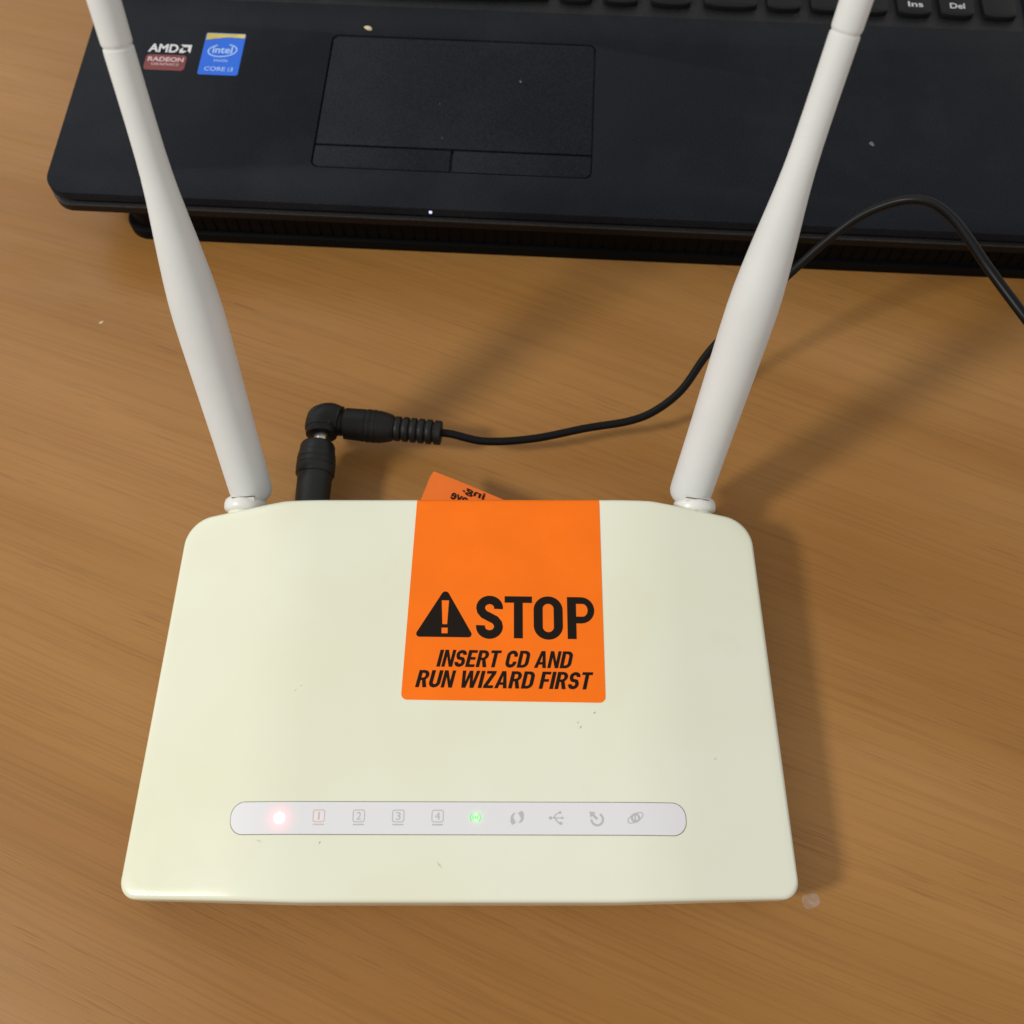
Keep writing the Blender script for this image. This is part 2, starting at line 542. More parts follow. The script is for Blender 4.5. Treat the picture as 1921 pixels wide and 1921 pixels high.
# close the middle with a spine strip
st = (len(rings) - 1) * N
F.append(tuple(range(st, st + N)))
obj('top_cover', V, F, 'cream', router, True, 60)
V, F = [], []
for d, z in ((2.0, 1.6), (1.2, 2.4), (0.5, 8.7), (2.4, 9.3)):
    for p in outline:
        q = inset_pt(p, d); V.append((q.x, q.y, z))
for k in range(3):
    F += [(k * N + i, k * N + (i + 1) % N, (k + 1) * N + (i + 1) % N, (k + 1) * N + i) for i in range(N)]
F.append(tuple(range(N)))
base = obj('base_shell', V, F, 'cream_base', router, True, 40)
for fx, fy in ((-95, 32), (65, 32), (-90, 124), (60, 124)):
    v, f = lathe([(0, 4.5), (1.2, 4.8), (1.9, 4.8)], (fx, fy, 0), (0, 0, 1), 20)
    obj('rubber_foot', v, f, 'rubber', base)

# light strip
def on_top(dz): return lambda x, y: (x, y, zt(x, y) + dz)
tilt = lambda x: -(x + 15) * 0.0026
strip_lp = [(x, y + tilt(x)) for x, y in round_poly([(-81.0, 34.7), (50.0, 34.7), (50.0, 43.6), (-81.0, 43.6)], [3.6, 3.6, 3.6, 3.6], 10)]
strip_d = dens(strip_lp, 2.5)
gap_lp = [(x, y + tilt(x)) for x, y in round_poly([(-81.16, 34.56), (50.16, 34.56), (50.16, 43.74), (-81.16, 43.74)], 3.7, 10)]
def strip_mesh(x0, x1, y0, y1, r, ztp, zbt):
    xs = [x0 + r * (1 - math.cos(math.pi / 2 * k / 10)) for k in range(11)]
    xs += [x0 + r + (x1 - x0 - 2 * r) * k / 44 for k in range(1, 44)]
    xs += [x1 - r * (1 - math.cos(math.pi / 2 * k / 10)) for k in range(10, -1, -1)]
    V, F = [], []
    m = 7
    for x in xs:
        e = max(x0 + r - x, x - (x1 - r), 0); ins = r - math.sqrt(max(0, r * r - e * e))
        for j in range(m):
            y = (y0 + ins) + (y1 - y0 - 2 * ins) * j / (m - 1) + tilt(x)
            V.append((x, y, zt(x, y) + ztp))
    nx = len(xs)
    F = [(i * m + j, (i + 1) * m + j, (i + 1) * m + j + 1, i * m + j + 1) for i in range(nx - 1) for j in range(m - 1)]
    rim = [i * m for i in range(nx)] + [(nx - 1) * m + j for j in range(1, m)] + [i * m + m - 1 for i in range(nx - 2, -1, -1)] + [j for j in range(m - 2, 0, -1)]
    st = len(V); V += [(V[i][0], V[i][1], V[i][2] - ztp + zbt) for i in rim]; k = len(rim)
    F += [(rim[i], rim[(i + 1) % k], st + (i + 1) % k, st + i) for i in range(k)]
    return V, F
strip = obj('light_strip', *strip_mesh(-81.0, 50.0, 34.7, 43.6, 3.9, 0.14, -0.5), 'panel', router, True, 40)
strip['label'] = 'pale grey indicator light strip with a row of icons'
gap = obj('seam', *strip_mesh(-81.17, 50.17, 34.53, 43.77, 4.0, 0.06, -0.5), 'seam', strip, True, 40)

ICZ = 0.17
def icon(name, parts, cx, mat='icon', cy=39.3):
    lifted = [([(x, y, k * 0.015) for x, y in v], f) for k, (v, f) in enumerate(parts)]   # strokes lie one on another
    v, f = join(*lifted)
    return obj(name, [(cx + x, cy + tilt(cx) + y, zt(cx + x, cy + y) + ICZ + h) for x, y, h in v], f, mat, strip, False)
def num_icon(n, cx, mat='icon'):
    sq = rrect(-1.62, -1.2, 1.62, 2.05, 0.6, 5)
    dv, df = text2d(str(n), offset=0.0)
    asp = 0.62 if n != 1 else 0.22
    h = 2.15; wv = h * asp
    dig = ([(x * wv - wv / 2, y * h - 0.65) for x, y in dv], df)
    icon('port_icon', [ribbon(sq, 0.26, True), dig, ribbon([(-1.55, -1.95), (1.55, -1.95)], 0.34)], cx, mat)
icon('power_icon', [ribbon(arc(0, -0.1, 1.35, 125, 415, 24), 0.5), ribbon([(0, 0.1), (0, 1.7)], 0.5)], -66.66, 'led_red')
for n, cx in ((1, -55.36), (2, -43.91), (3, -32.61), (4, -21.31)):
    num_icon(n, cx, 'icon_dim' if n == 1 else 'icon')
icon('wireless_icon', [ribbon(arc(-0.35, 0.1, r, s - 48, s + 48, 10), 0.26) for r in (0.75, 1.45) for s in (0, 180)] + [ribbon(arc(-0.35, 0.1, 0.14, 0, 360, 8), 0.28)], -10.16, 'led_green')
def fan(pts): return (pts, [tuple(range(len(pts)))])
def thick_arc(a0, a1, r0, w0, w1, cx=0, cy=0, n=14):
    v, f = [], []
    for k in range(n + 1):
        t = k / n; a = R(a0 + (a1 - a0) * t); ww = w0 + (w1 - w0) * t
        for rr in (r0 + ww / 2, r0 - ww / 2): v.append((cx + rr * math.cos(a), cy + rr * math.sin(a)))
    f = [(2 * k, 2 * k + 1, 2 * k + 3, 2 * k + 2) for k in range(n)]
    return v, f
icon('sync_icon', [thick_arc(110, 235, 1.35, 0.35, 1.15, -0.1), fan([(-2.05, -0.75), (-0.15, -1.15), (-1.35, -2.0)]),
                   thick_arc(-70, 55, 1.35, 0.35, 1.15, 0.1), fan([(2.05, 0.75), (0.15, 1.15), (1.35, 2.0)])], 1.45)
icon('usb_icon', [ribbon([(-1.6, 0), (1.6, 0)], 0.26), fan([(1.45, 0.45), (2.2, 0), (1.45, -0.45)]), fan(arc(-1.75, 0, 0.45, 0, 350, 12)),
                  ribbon([(-0.9, 0), (-0.2, 1.0), (0.7, 1.45)], 0.26), fan(arc(1.0, 1.5, 0.36, 0, 350, 12)),
                  ribbon([(-0.5, 0), (0.2, -1.1), (0.9, -1.5)], 0.26), fan([(0.8, -1.15), (1.5, -1.15), (1.5, -1.85), (0.8, -1.85)])], 12.75)
icon('reset_icon', [thick_arc(60, -180, 1.65, 0.62, 0.62, 0.15, -0.35, 22), ribbon([(0.2, -0.3), (-1.1, 0.95)], 0.7), fan([(-2.0, 1.75), (-0.3, 1.6), (-1.75, 0.1)])], 24.21)
icon('internet_icon', [ribbon(arc(0, 0.1, 2.45, 0, 352, 30, 1.05, 28), 0.26, True), ribbon(arc(0, 0.1, 1.05, 0, 352, 20), 0.55, True), ribbon([(-0.1, 0.85), (-0.1, -0.7)], 0.34)], 35.36)

# warning sticker: wraps from the flat top over the rear edge
sl, sr = (-33.3, -30.75), (28.0, 28.3)
prof = []
for k in range(6):      # rounded front corners
    a = math.pi / 2 * k / 5
    prof.append((72.95 + 1.8 * (1 - math.cos(a)), None, 1.8 * (1 - math.sin(a))))
for y in (80, 90, 100, 110, 120, 128, 134, 137.2):
    prof.append((y, None, 0))
rows = []
for y, z, ins in prof:
    rows.append((y, (zt(-3, y)) + 0.12, ins))
zr = zt(-3, 139.3)
for k in range(1, 6):
    a = math.pi / 2 * k / 5
    rows.append((137.6 + 1.77 * math.sin(a), zr - 1.7 + 1.77 * math.cos(a), 0))
rows += [(139.45, 20, 0), (139.45, 14, 0)]
V, F = [], []
NX = 16
for y, z, ins in rows:
    t = min(1, (y - 73) / 66)
    x0 = sl[0] + (sl[1] - sl[0]) * t + ins; x1 = sr[0] + (sr[1] - sr[0]) * t - ins
    for i in range(NX + 1):
        x = x0 + (x1 - x0) * i / NX
        V.append((x, y - (x + 3) * 0.016 * (1 if y < 100 else max(0, (137 - y) / 37)), z))
for j in range(len(rows) - 1):
    for i in range(NX):
        a = j * (NX + 1) + i
        F.append((a, a + 1, a + NX + 2, a + NX + 1))
loop = [j * (NX + 1) for j in range(len(rows) - 1, -1, -1)] + list(range(1, NX + 1)) + [j * (NX + 1) + NX for j in range(1, len(rows))]
st = len(V); V += [(V[i][0], V[i][1] - (0.13 if V[i][1] > 139 else 0), V[i][2] - 0.13) for i in loop]
F += [(loop[i], loop[i + 1], st + i + 1, st + i) for i in range(len(loop) - 1)]
sticker = obj('warning_sticker', V, F, 'orange', router, True, 60)
sticker['label'] = 'bright orange warning sticker folded over the rear edge'
def stk(x, y): return (x, y - (x + 3) * 0.014, zt(x, y) + 0.17)
# triangle with the exclamation mark left open
tri = round_poly([(-30.2, 92.5), (-11.7, 92.5), (-20.75, 108.4)], [1.0, 1.0, 1.2], 8)
ex1 = [(-20.75 - 1.15, 104.3), (-20.75 - 0.75, 96.6), (-20.75 + 0.75, 96.6), (-20.75 + 1.15, 104.3)]
ex2 = [(-20.75 - 0.95, 95.5), (-20.75 - 0.95, 93.7), (-20.75 + 0.95, 93.7), (-20.75 + 0.95, 95.5)]
v, f = fill2d([tri, ex1, ex2])
obj('warning_triangle', [stk(x, y) for x, y in v], f, 'ink', sticker, False)

# STOP in heavy condensed capitals, drawn as shapes
def s_letter(w=8.6, h=13.9, t=2.75):
    r = w / 2 - t / 2
    cy1 = h - r * 0.93 - t / 2; cy0 = r * 0.93 + t / 2
    p = arc(w / 2, cy1, r, -8, 180, 16, r * 0.93)
    p += [(w / 2 - r * 0.93, cy1 - 1.0), (w / 2 - r * 0.62, cy1 - 2.1), (w / 2, (cy0 + cy1) / 2), (w / 2 + r * 0.62, cy0 + 2.1), (w / 2 + r * 0.93, cy0 + 1.0)]
    p += arc(w / 2, cy0, r, 0, -188, 16, r * 0.93)
    return ribbon(p, t)
def o_letter(w=9.3, h=13.9, t=2.8):
    def stad(x0, y0, x1, y1, r): return rrect(x0, y0, x1, y1, r, 12)
    return fill2d([stad(0, 0, w, h, w / 2 - 0.05), stad(t, t * 0.86, w - t, h - t * 0.86, (w - 2 * t) / 2 - 0.05)])
def t_letter(w=8.6, h=13.5, t=2.75):
    return fill2d([[(w / 2 - t / 2, 0), (w / 2 + t / 2, 0), (w / 2 + t / 2, h - 2.1), (w, h - 2.1), (w, h), (0, h), (0, h - 2.1), (w / 2 - t / 2, h - 2.1)]])
def p_letter(w=8.9, h=13.5, t=2.75):
    out = [(0, 0), (t, 0), (t, 5.0), (5.0, 5.0)] + arc(w - 4.1, 9.25, 4.1, -90, 90, 14, 4.25) + [(0, h)]
    hole = [(t, 7.2), (t, 11.3), (4.6, 11.3)] + arc(4.75, 9.25, 1.6, 80, -80, 10, 2.05) + [(4.6, 7.2)]
    return fill2d([out, hole])
for (v, f), x0, y0 in ((s_letter(8.3), -11.1, 92.1), (t_letter(8.5), -2.3, 92.4), (o_letter(9.0), 6.7, 92.1), (p_letter(8.4), 17.1, 92.4)):
    obj('letter', [stk(x0 + x, y0 + y) for x, y in v], f, 'ink', sticker, False)
def cond(ch):
    """heavy condensed capital: (width, verts, faces) in a box 10 high"""
    h, t, b = 10.0, 2.0, 1.65
    if ch == 'I': return 2.0, *fill2d([[(0, 0), (2, 0), (2, h), (0, h)]])
    if ch == 'N':
        w = 6.0; return w, *fill2d([[(0, 0), (1.8, 0), (1.8, 6.2), (4.1, 0), (w, 0), (w, h), (4.2, h), (4.2, 3.8), (1.9, h), (0, h)]])
    if ch == 'E': return 5.0, *fill2d([[(0, 0), (5, 0), (5, b), (t, b), (t, 4.3), (4.6, 4.3), (4.6, 5.9), (t, 5.9), (t, h - b), (4.9, h - b), (4.9, h), (0, h)]])
    if ch == 'F': return 4.8, *fill2d([[(0, 0), (t, 0), (t, 4.1), (4.4, 4.1), (4.4, 5.7), (t, 5.7), (t, h - b), (4.8, h - b), (4.8, h), (0, h)]])
    if ch == 'T': return 5.6, *fill2d([[(1.8, 0), (3.8, 0), (3.8, h - b), (5.6, h - b), (5.6, h), (0, h), (0, h - b), (1.8, h - b)]])
    if ch == 'Z': return 5.2, *fill2d([[(0, 0), (5.2, 0), (5.2, b), (2.25, b), (5.2, h - 1.5), (5.2, h), (0.2, h), (0.2, h - b), (2.9, h - b), (0, 1.5)]])
    if ch == 'A': return 6.6, *fill2d([[(0, 0), (1.95, 0), (2.35, 2.0), (4.25, 2.0), (4.65, 0), (6.6, 0), (4.4, h), (2.2, h)], [(2.65, 3.5), (3.95, 3.5), (3.3, 7.4)]])
    if ch == 'W': return 9.4, *fill2d([[(1.5, 0), (3.6, 0), (4.7, 6.2), (5.8, 0), (7.9, 0), (9.4, h), (7.5, h), (6.75, 3.6), (5.65, h), (3.75, h), (2.65, 3.6), (1.9, h), (0, h)]])
    if ch == 'U': return 6.0, *ribbon([(1, h), (1, 3.4)] + arc(3, 2.95, 2.0, 180, 360, 12, 1.98) + [(5, 3.4), (5, h)], 2.0)
    if ch == 'C': return 6.0, *ribbon([(5, 6.4)] + arc(3, 7.0, 2.0, 0, 180, 12, 2.08) + arc(3, 3.0, 2.0, 180, 360, 12, 2.08) + [(5, 3.6)], 2.0)
    if ch == 'D': return 6.0, *fill2d([[(0, 0), (3.0, 0)] + arc(3.0, 3.0, 3.0, -80, 0, 8) + arc(3.0, 7.0, 3.0, 0, 80, 8) + [(3.0, h), (0, h)], [(t, b)] + arc(2.6, 3.0, 1.4, -75, 0, 6, 1.35) + arc(2.6, 7.0, 1.4, 0, 75, 6, 1.35) + [(t, h - b)]])
    if ch == 'R': return 6.0, *fill2d([[(0, 0), (t, 0), (t, 4.1), (2.7, 4.1), (3.85, 0), (5.95, 0), (4.55, 4.5)] + arc(3.0, 7.1, 2.85, -55, 80, 10, 2.85) + [(3.0, h), (0, h)], [(t, 5.6), (t, h - b)] + arc(2.9, 7.0, 1.0, 75, -75, 8, 1.35)])
    if ch == 'S':
        v, f = s_letter(5.6, 10.0, 1.95); return 5.6, v, f
    return 2.0, [], []
def cond_line(s, x0, y0, x1, y1):
    x = 0; items = []
    for ch in s:
        wd, v, f = cond(ch)
        items.append((x, v, f)); x += wd + 0.75
    tot = x - 0.75 + 2.2
    for xx, v, f in items:
        if v:
            obj('letter', [stk(x0 + (xx + a + 0.22 * b) / tot * (x1 - x0), y0 + b / 10 * (y1 - y0)) for a, b in v], f, 'ink', sticker, False)
cond_line('INSERT CD AND', -23.0, 83.2, 18.9, 88.5)
cond_line('RUN WIZARD FIRST', -29.2, 76.8, 24.6, 82.1)

# free end of the sticker sticking up behind the router
fo = Vector((-27.2, 155.2, 16.0)); fa = Vector((26.4, -12.6, 2.0)).normalized(); fb = Vector((-3.6, -14.5, 4.6)).normalized()
V, F = [], []
for j in range(7):
    for i in range(9):
        a = 33 * i / 8; b = 17.5 * j / 6
        a = max(a, 0.5 if j == 0 else 0)
        p = fo + fa * a + fb * b
        p = p + Vector((0, 0, 0.25 * math.sin(a * 0.15)))
        if p.y < 140.2: p = Vector((p.x, 140.2, p.z - (140.2 - p.y) * 0.6))
        V.append(p)
for j in range(6):
    for i in range(8):
        a = j * 9 + i; F.append((a, a + 1, a + 10, a + 9))
flap = obj('sticker_flap', V, F, 'orange_back', sticker, True, 60)
flap['label'] = 'loose orange end of the sticker with upside down print'
fn_ = fa.cross(fb).normalized()
if fn_.z < 0: fn_ = -fn_
def flp(a, b):
    p = fo + fa * a + fb * b
    return p + Vector((0, 0, 0.25 * math.sin(a * 0.15))) + fn_ * 0.16
for s, a0, a1, b0, b1 in (('ing.', 12.6, 20.6, 0.8, 4.6), ('ove', 9.4, 15.6, 5.6, 8.6)):
    v, f = text2d(s, offset=0.02)
    obj('lettering', [flp(a1 - x * (a1 - a0), b1 - y * (b1 - b0)) for x, y in v], f, 'ink', flap, False)

# antennas
def antenna(B, d, seam_s, collar_c, side):
    d = Vector(d).normalized(); B = Vector(B)
    k = seam_s / 141.0
    prof = [(-2.6, 3.2), (-2.4, 5.4), (-1.8, 6.4), (-0.6, 6.9), (1.5, 7.0), (20, 7.05), (40, 7.25), (58, 7.45), (66, 7.45), (72, 7.25), (78, 6.85), (84, 6.35),
            (90, 5.8), (96, 5.2), (102, 4.65), (108, 4.25), (114, 4.02), (122, 3.9), (132, 3.85), (139.6, 3.85), (140.2, 3.80), (140.4, 3.55), (140.9, 3.55)]
    prof = [(s * k if s > 0 else s, r) for s, r in prof]
    v, f = lathe(prof, B, d, 44)
    an = obj('antenna', v, f, 'antenna', router, True, 38)
    prof = [(140.8, 3.5), (141.1, 3.78), (141.8, 3.90), (155, 4.0), (172, 4.1), (184, 4.1), (187.5, 3.7), (189.3, 2.8), (190.2, 1.4), (190.4, 0.4)]
    v, f = lathe([(s * k, r) for s, r in prof], B, d, 44)
    obj('antenna_tip', v, f, 'antenna', an, True, 38)
    # hinge: stub out of the rear wall, rounded collar, tongue up into the slot of the shaft
    c = Vector(collar_c)
    v, f = lathe([(-7, 5.6), (-1.0, 5.6), (-0.6, 5.9), (1.0, 5.9)], c, (0, 1, 0), 36)
    obj('hinge_stub', v, f, 'cream', an)
    v, f = lathe([(-0.6, 5.6), (-0.1, 6.6), (0.8, 7.0), (2.2, 7.0), (3.4, 6.7), (4.2, 5.9), (4.6, 4.4), (4.7, 2)], c, (0, 1, 0.25), 36)
    obj('hinge_collar', v, f, 'hinge', an)
    x, y, z = frame(d)
    # tongue: small box on the camera side of the shaft foot
    e = Vector((1, 0, 0)); nrm = d.cross(e).normalized()
    if nrm.y > 0: nrm = -nrm
    e = d.cross(nrm).normalized()
    if e.x < 0: e = -e
    cc = B + nrm * 5.9 + d * (0.6)
    V = []
    for a, b, h in ((-1, -1, 0), (1, -1, 0), (1, 1, 0), (-1, 1, 0), (-1, -1, 1), (1, -1, 1), (1, 1, 1), (-1, 1, 1)):
        V.append(cc + e * (a * 3.6 + side * 0.6) + d * (b * 1.9) + nrm * (h * 1.25))
    F = [(0, 1, 2, 3), (4, 5, 6, 7), (0, 1, 5, 4), (1, 2, 6, 5), (2, 3, 7, 6), (3, 0, 4, 7)]
    tg = obj('hinge_tongue', V, F, 'hinge', an, True)
    bv = tg.modifiers.new('bev', 'BEVEL'); bv.width = 0.0003; bv.segments = 2
    V = []
    cs = B + nrm * 6.55 + d * 2.75
    for a, b in ((-1, -1), (1, -1), (1, 1), (-1, 1)):
        V.append(cs + e * (a * 3.9 + side * 0.6) + d * (b * 0.22) + nrm * 0.47)
    obj('slot_gap', V, [(0, 1, 2, 3)], 'seam', an, False)
    return an
aL = antenna((-87.4, 146.2, 19.5), (-0.083, 0.5, 1), 141.0, (-88.9, 139.4, 17.8), -1)
aR = antenna((59.8, 145.6, 19.5), (0.172, 0.5, 1), 146.0, (60.9, 139.0, 17.6), 1)
aL['label'] = 'antenna nearest the black plug'
aR['label'] = 'antenna crossing the black cord'

# small scuffs on the cover
for px, py, L, a in ((20.4, 65.2, 0.9, 80), (19.6, 66.6, 0.5, 20), (-54.6, 32.5, 0.8, 70), (24.6, 69.5, 0.9, 40), (-20.5, 26.5, 2.6, -48), (-72, 33.0, 1.8, -18), (60.2, 56.6, 1.1, 35)):
    w2 = 0.16
    dx, dy = math.cos(R(a)), math.sin(R(a))
    pts = [(px - dx * L / 2, py - dy * L / 2), (px + dy * w2, py - dx * w2), (px + dx * L / 2, py + dy * L / 2), (px - dy * w2, py + dx * w2)]
    obj('scuff', [(x, y, zt(x, y) + 0.05) for x, y in pts], [(0, 1, 2, 3)], 'fleck' if L < 1 else 'scuff', router, False)

# ------------------------------------------------------------------ plug adapter in the back of the router
ad = thing('plug_adapter', 'short black barrel adapter plugged into the back of the router', 'adapter', (-67.8, 145, 14))
ORG['plug_adapter'] = Vector((-67.8, 145, 14))
A0 = Vector((-67.9, 133.8, 14)); Ad = Vector((0.012, 1, 0))
v, f = lathe([(0, 5.7), (20.0, 5.9), (20.4, 6.0)], A0, Ad, 36)
obj('sleeve', v, f, 'rubber2', ad)
v, f = lathe([(20.2, 5.9), (20.5, 6.4), (21.0, 6.65), (23.4, 6.7), (23.6, 6.55), (23.9, 6.55), (24.1, 6.7), (25.6, 6.65), (25.8, 6.5), (26.1, 6.5), (26.3, 6.65), (28.4, 6.4), (28.6, 6.2), (31.6, 6.0), (32.5, 5.5), (32.9, 4.8), (33.0, 4.0), (33.0, 2.5)], A0, Ad, 36)
obj('grip_collar', v, f, 'rubber2', ad, True, 30)

# ------------------------------------------------------------------ power cord
pc = thing('power_cord', 'black power cord with an elbow plug lying behind the router', 'power cord', (-66.5, 176, 0))
ORG['power_cord'] = Vector((-66.5, 176, 0))
E0 = Vector((-66.6, 175.9, 14))
v, f = lathe([(0, 2.75), (4.2, 2.75), (4.2, 3.1), (5.2, 3.1)], E0 + Vector((0, -10.2, 0)), (0, 1, 0), 28)
obj('metal_barrel', v, f, 'metal', pc)
# elbow body: knuckle with two stepped mouths
path = [E0 + Vector((0, -6.0, 0)), E0 + Vector((0, -3.0, 0)), E0 + Vector((0.4, -0.6, 0)), E0 + Vector((2.2, 0.4, 0)), E0 + Vector((4.6, 0.1, 0)), E0 + Vector((6.4, -0.3, 0))]
v, f = tube(spline(path, 8), lambda t: 5.3 + 0.8 * math.sin(math.pi * min(1, t * 1.1)), 28)
v2, f2 = lathe([(0, 4.6), (0.4, 5.4), (1.6, 5.5), (1.8, 5.2), (2.3, 5.2), (2.5, 5.9), (4.2, 6.0), (4.5, 5.6)], E0 + Vector((0, -6.2, 0)), (0, 1, 0), 28)
k3, g3 = lathe([(-5.2, 3.0), (-4.9, 4.4), (-3.6, 5.3), (3.6, 5.3), (4.9, 4.4), (5.2, 3.0)], E0 + Vector((0.4, -0.6, 0)), (0, 0, 1), 28)
obj('elbow_plug', *join((v, f), (v2, f2), (k3, g3)), 'rubber', pc, True, 35)
cd = Vector((1, -0.105, -0.015)).normalized()
C0 = E0 + Vector((5.6, -0.9, 0))
v, f = lathe([(0, 4.4), (1.0, 4.6), (1.4, 4.6), (1.6, 4.2), (2.3, 4.2)], C0, cd, 32)
obj('neck_ring', v, f, 'rubber', pc, True, 35)
v, f = lathe([(2.2, 4.6), (2.5, 5.5), (9.4, 5.75), (9.6, 5.6), (10.0, 5.6), (10.2, 5.85), (11.4, 5.85), (11.6, 5.65), (12.0, 5.65), (12.2, 5.85), (13.4, 5.8), (13.6, 5.6), (14.0, 5.6), (14.2, 5.75), (16.5, 5.4), (18.4, 4.9), (19.2, 4.6), (20.0, 3.9)], C0, cd, 36)
obj('plug_barrel', v, f, 'rubber', pc, True, 32)
pr_ = [(19, 4.0)]
rr = 4.25
for i in range(5):
    s = 20.0 + i * 2.75
    pr_ += [(s, 3.6), (s + 0.2, rr), (s + 0.5, rr + 0.15), (s + 1.8, rr + 0.15), (s + 2.1, rr), (s + 2.3, 3.6)]
pr_ += [(33.9, 3.6), (34.1, 4.3), (36.2, 4.3), (36.5, 3.9), (36.6, 1.8)]
v, f = lathe(pr_, C0, cd, 32)
obj('strain_relief', v, f, 'rubber', pc, True, 35)
cz = C0 + cd * 34
cpts = [tuple(cz), tuple(cz + cd * 6), (-9.3, 168.9, 11.6), (7.4, 170.5, 10.6), (26.3, 174.6, 10.8), (41.4, 176.8, 12), (50.8, 180.0, 14), (60, 186.3, 18), (69.3, 197.9, 24.0), (81.6, 208.3, 32.0), (95.4, 218.2, 41.0), (105.0, 224.2, 49.0), (114.2, 228.3, 57.0), (121.8, 229.4, 62.5), (128.9, 228.3, 67.0), (134.3, 224.0, 70.5), (138.2, 216.5, 73.0), (141.3, 207.1, 74.5), (145.6, 194.2, 75.0), (154.9, 176.4, 73.0), (169.0, 157.3, 67.0), (190, 140, 50), (225, 130, 22), (265, 128, 4), (330, 140, 2.2), (420, 170, 2.2)]
v, f = tube(spline(cpts, 10), lambda t: 1.42 + 0.16 * min(1, max(0, (t - 0.40) / 0.15)), 18)
obj('cord', v, f, 'cord', pc, True, 60)
# tiny pale nick on the barrel
nk = C0 + cd * 16.3 + Vector((0, 1.6, 4.95))
obj('nick', [nk + Vector(p) for p in ((-0.7, -0.5, 0.12), (0.5, -0.6, -0.05), (0.45, 0.7, -0.1))], [(0, 1, 2)], 'keyprint', pc, False)

# ------------------------------------------------------------------ laptop (local frame: x along the front edge, y to the back)
LO = Vector((-169.26, 266.13, 0)); LR = -R(3.2)
lap = thing('laptop', 'black laptop with touchpad and two stickers behind the router', 'laptop', LO, LR)
ORG['laptop'] = Vector((0, 0, 0))
ZD = 30.0
deck_lp = rrect(-6, -2.2, 380, 262, 9, 10)
pad_lp = rrect(92.3, 15.4, 198.6, 84.4, 3.0, 8)
tray_lp = rrect(4, 101.6, 374, 232, 4, 8)
deck = plate('palm_rest', [dens(deck_lp, 40), pad_lp, tray_lp], 26.4, ZD, 'deck', lap, None, 0.35)
# front shell: lower lip with a groove between
plate('groove_band', [rrect(-4.9, -0.9, 379, 261, 8.4, 10)], 24.2, 26.4, 'case', lap)
plate('lower_shell', [rrect(-5.8, -2.5, 379.6, 261.6, 8.8, 10)], 20.4, 23.6, 'case', lap)
plate('shell_lip', [rrect(-5.9, -2.7, 379.7, 261.6, 8.9, 10)], 23.6, 24.2, 'lip', lap, None, 0.25)
plate('bottom_case', [rrect(3, 8, 372, 255, 8, 8)], 18.6, 20.4, 'case', lap)
# touchpad
tp = plate('touchpad', [rrect(91.8, 14.9, 199.1, 84.9, 3.2, 8)], 27.6, 28.3, 'case', lap)
plate('touch_surface', [round_poly([(92.85, 27.15), (198.05, 27.15), (198.05, 83.85), (92.85, 83.85)], [0.3, 0.3, 2.6, 2.6], 6)], 28.3, 29.78, 'pad', tp, None, 0.12)
for x0, x1, r in ((92.85, 144.75, [2.6, 0.3, 0.3, 0.3]), (145.85, 198.05, [0.3, 2.6, 0.3, 0.3])):
    plate('touchpad_button', [round_poly([(x0, 15.95), (x1, 15.95), (x1, 26.25), (x0, 26.25)], r, 6)], 28.3, 29.72, 'pad', tp, None, 0.15)
# keyboard
kb = plate('keyboard', [rrect(3.5, 101.1, 374.5, 232.5, 4, 8)], 27.8, 28.55, 'tray', lap)
def key_mesh(wd, dp=15.2):
    lp = round_poly([(0.4, 1.5), (wd * 0.25, 0.25), (wd * 0.75, 0.25), (wd - 0.4, 1.5), (wd, dp), (0, dp)], [1.6, 12 if wd > 10 else 4, 12 if wd > 10 else 4, 1.6, 1.4, 1.4], 5)
    return lp
def key(x, y, wd, dp=15.2):
    return plate('key', [[(a + x, b + y) for a, b in key_mesh(wd, dp)]], 28.6, 31.0, 'key', kb, None, 0.45)
row = [(8, 21.6), (33, 14.4), (51, 14.4), (69, 14.4), (87, 92), (182.6, 14.4), (201, 14.8), (220.5, 17.0), (242.3, 22.4), (268.0, 14.5), (285.9, 14.4), (303.6, 14.4), (321.3, 14.4), (338.6, 14.4), (356.2, 14.0)]
keys = {}
for i, (x, wd) in enumerate(row):
    k_ = key(x, 107.9, wd); keys[i] = k_
for r_ in range(1, 4):          # further rows, seen only from higher up
    x = 8 + (0, 9, 5, 0)[r_]
    while x < 354:
        key(x, 107.9 + r_ * 18.6, 14.4); x += 17.7
kt = lambda x, y: (x, y, 31.03)
lettering('Ins', (326.0, 112.1, 332.0, 115.1), kt, 'keyprint', keys[12], offset=0.012)
lettering('Del', (343.0, 112.0, 349.0, 115.0), kt, 'keyprint', keys[13], offset=0.012)
# status light on the front bevel
v, f = lathe([(0, 0.62), (0.25, 0.62), (0.32, 0.4)], (139.4, -2.25, 28.3), (0, -1, 0.25), 16)
obj('status_light', v, f, 'led_white', lap)

# stickers on the palm rest
ZS = ZD + 0.10
bs = plate('processor_sticker', [rrect(41.2, 59.6, 57.3, 82.4, 1.0, 5)], ZD - 0.02, ZS, 'blue', lap)
bs['label'] = 'blue sticker with a yellow top band'
bl = [(41.5, 78.4), (45, 79.2), (50, 80.2), (57.0, 80.0), (57.0, 82.1), (41.5, 82.1)]
v, f = fill2d([bl])
ts = lambda x, y: (x, y, ZS + 0.04)
obj('yellow_band', [ts(x, y) for x, y in v], f, 'yellow', bs, False)
ell = arc(49.2, 72.8, 5.7, -250, 62, 40, 3.3, 8)
v, f = ribbon(ell, 0.55)
obj('oval_mark', [ts(x, y) for x, y in v], f, 'paleblue', bs, False)
lettering('intel', (45.2, 71.3, 53.2, 75.0), ts, 'paleblue', bs, offset=0.02)
lettering('inside', (46.6, 66.7, 52.2, 68.4), ts, 'paleblue', bs)
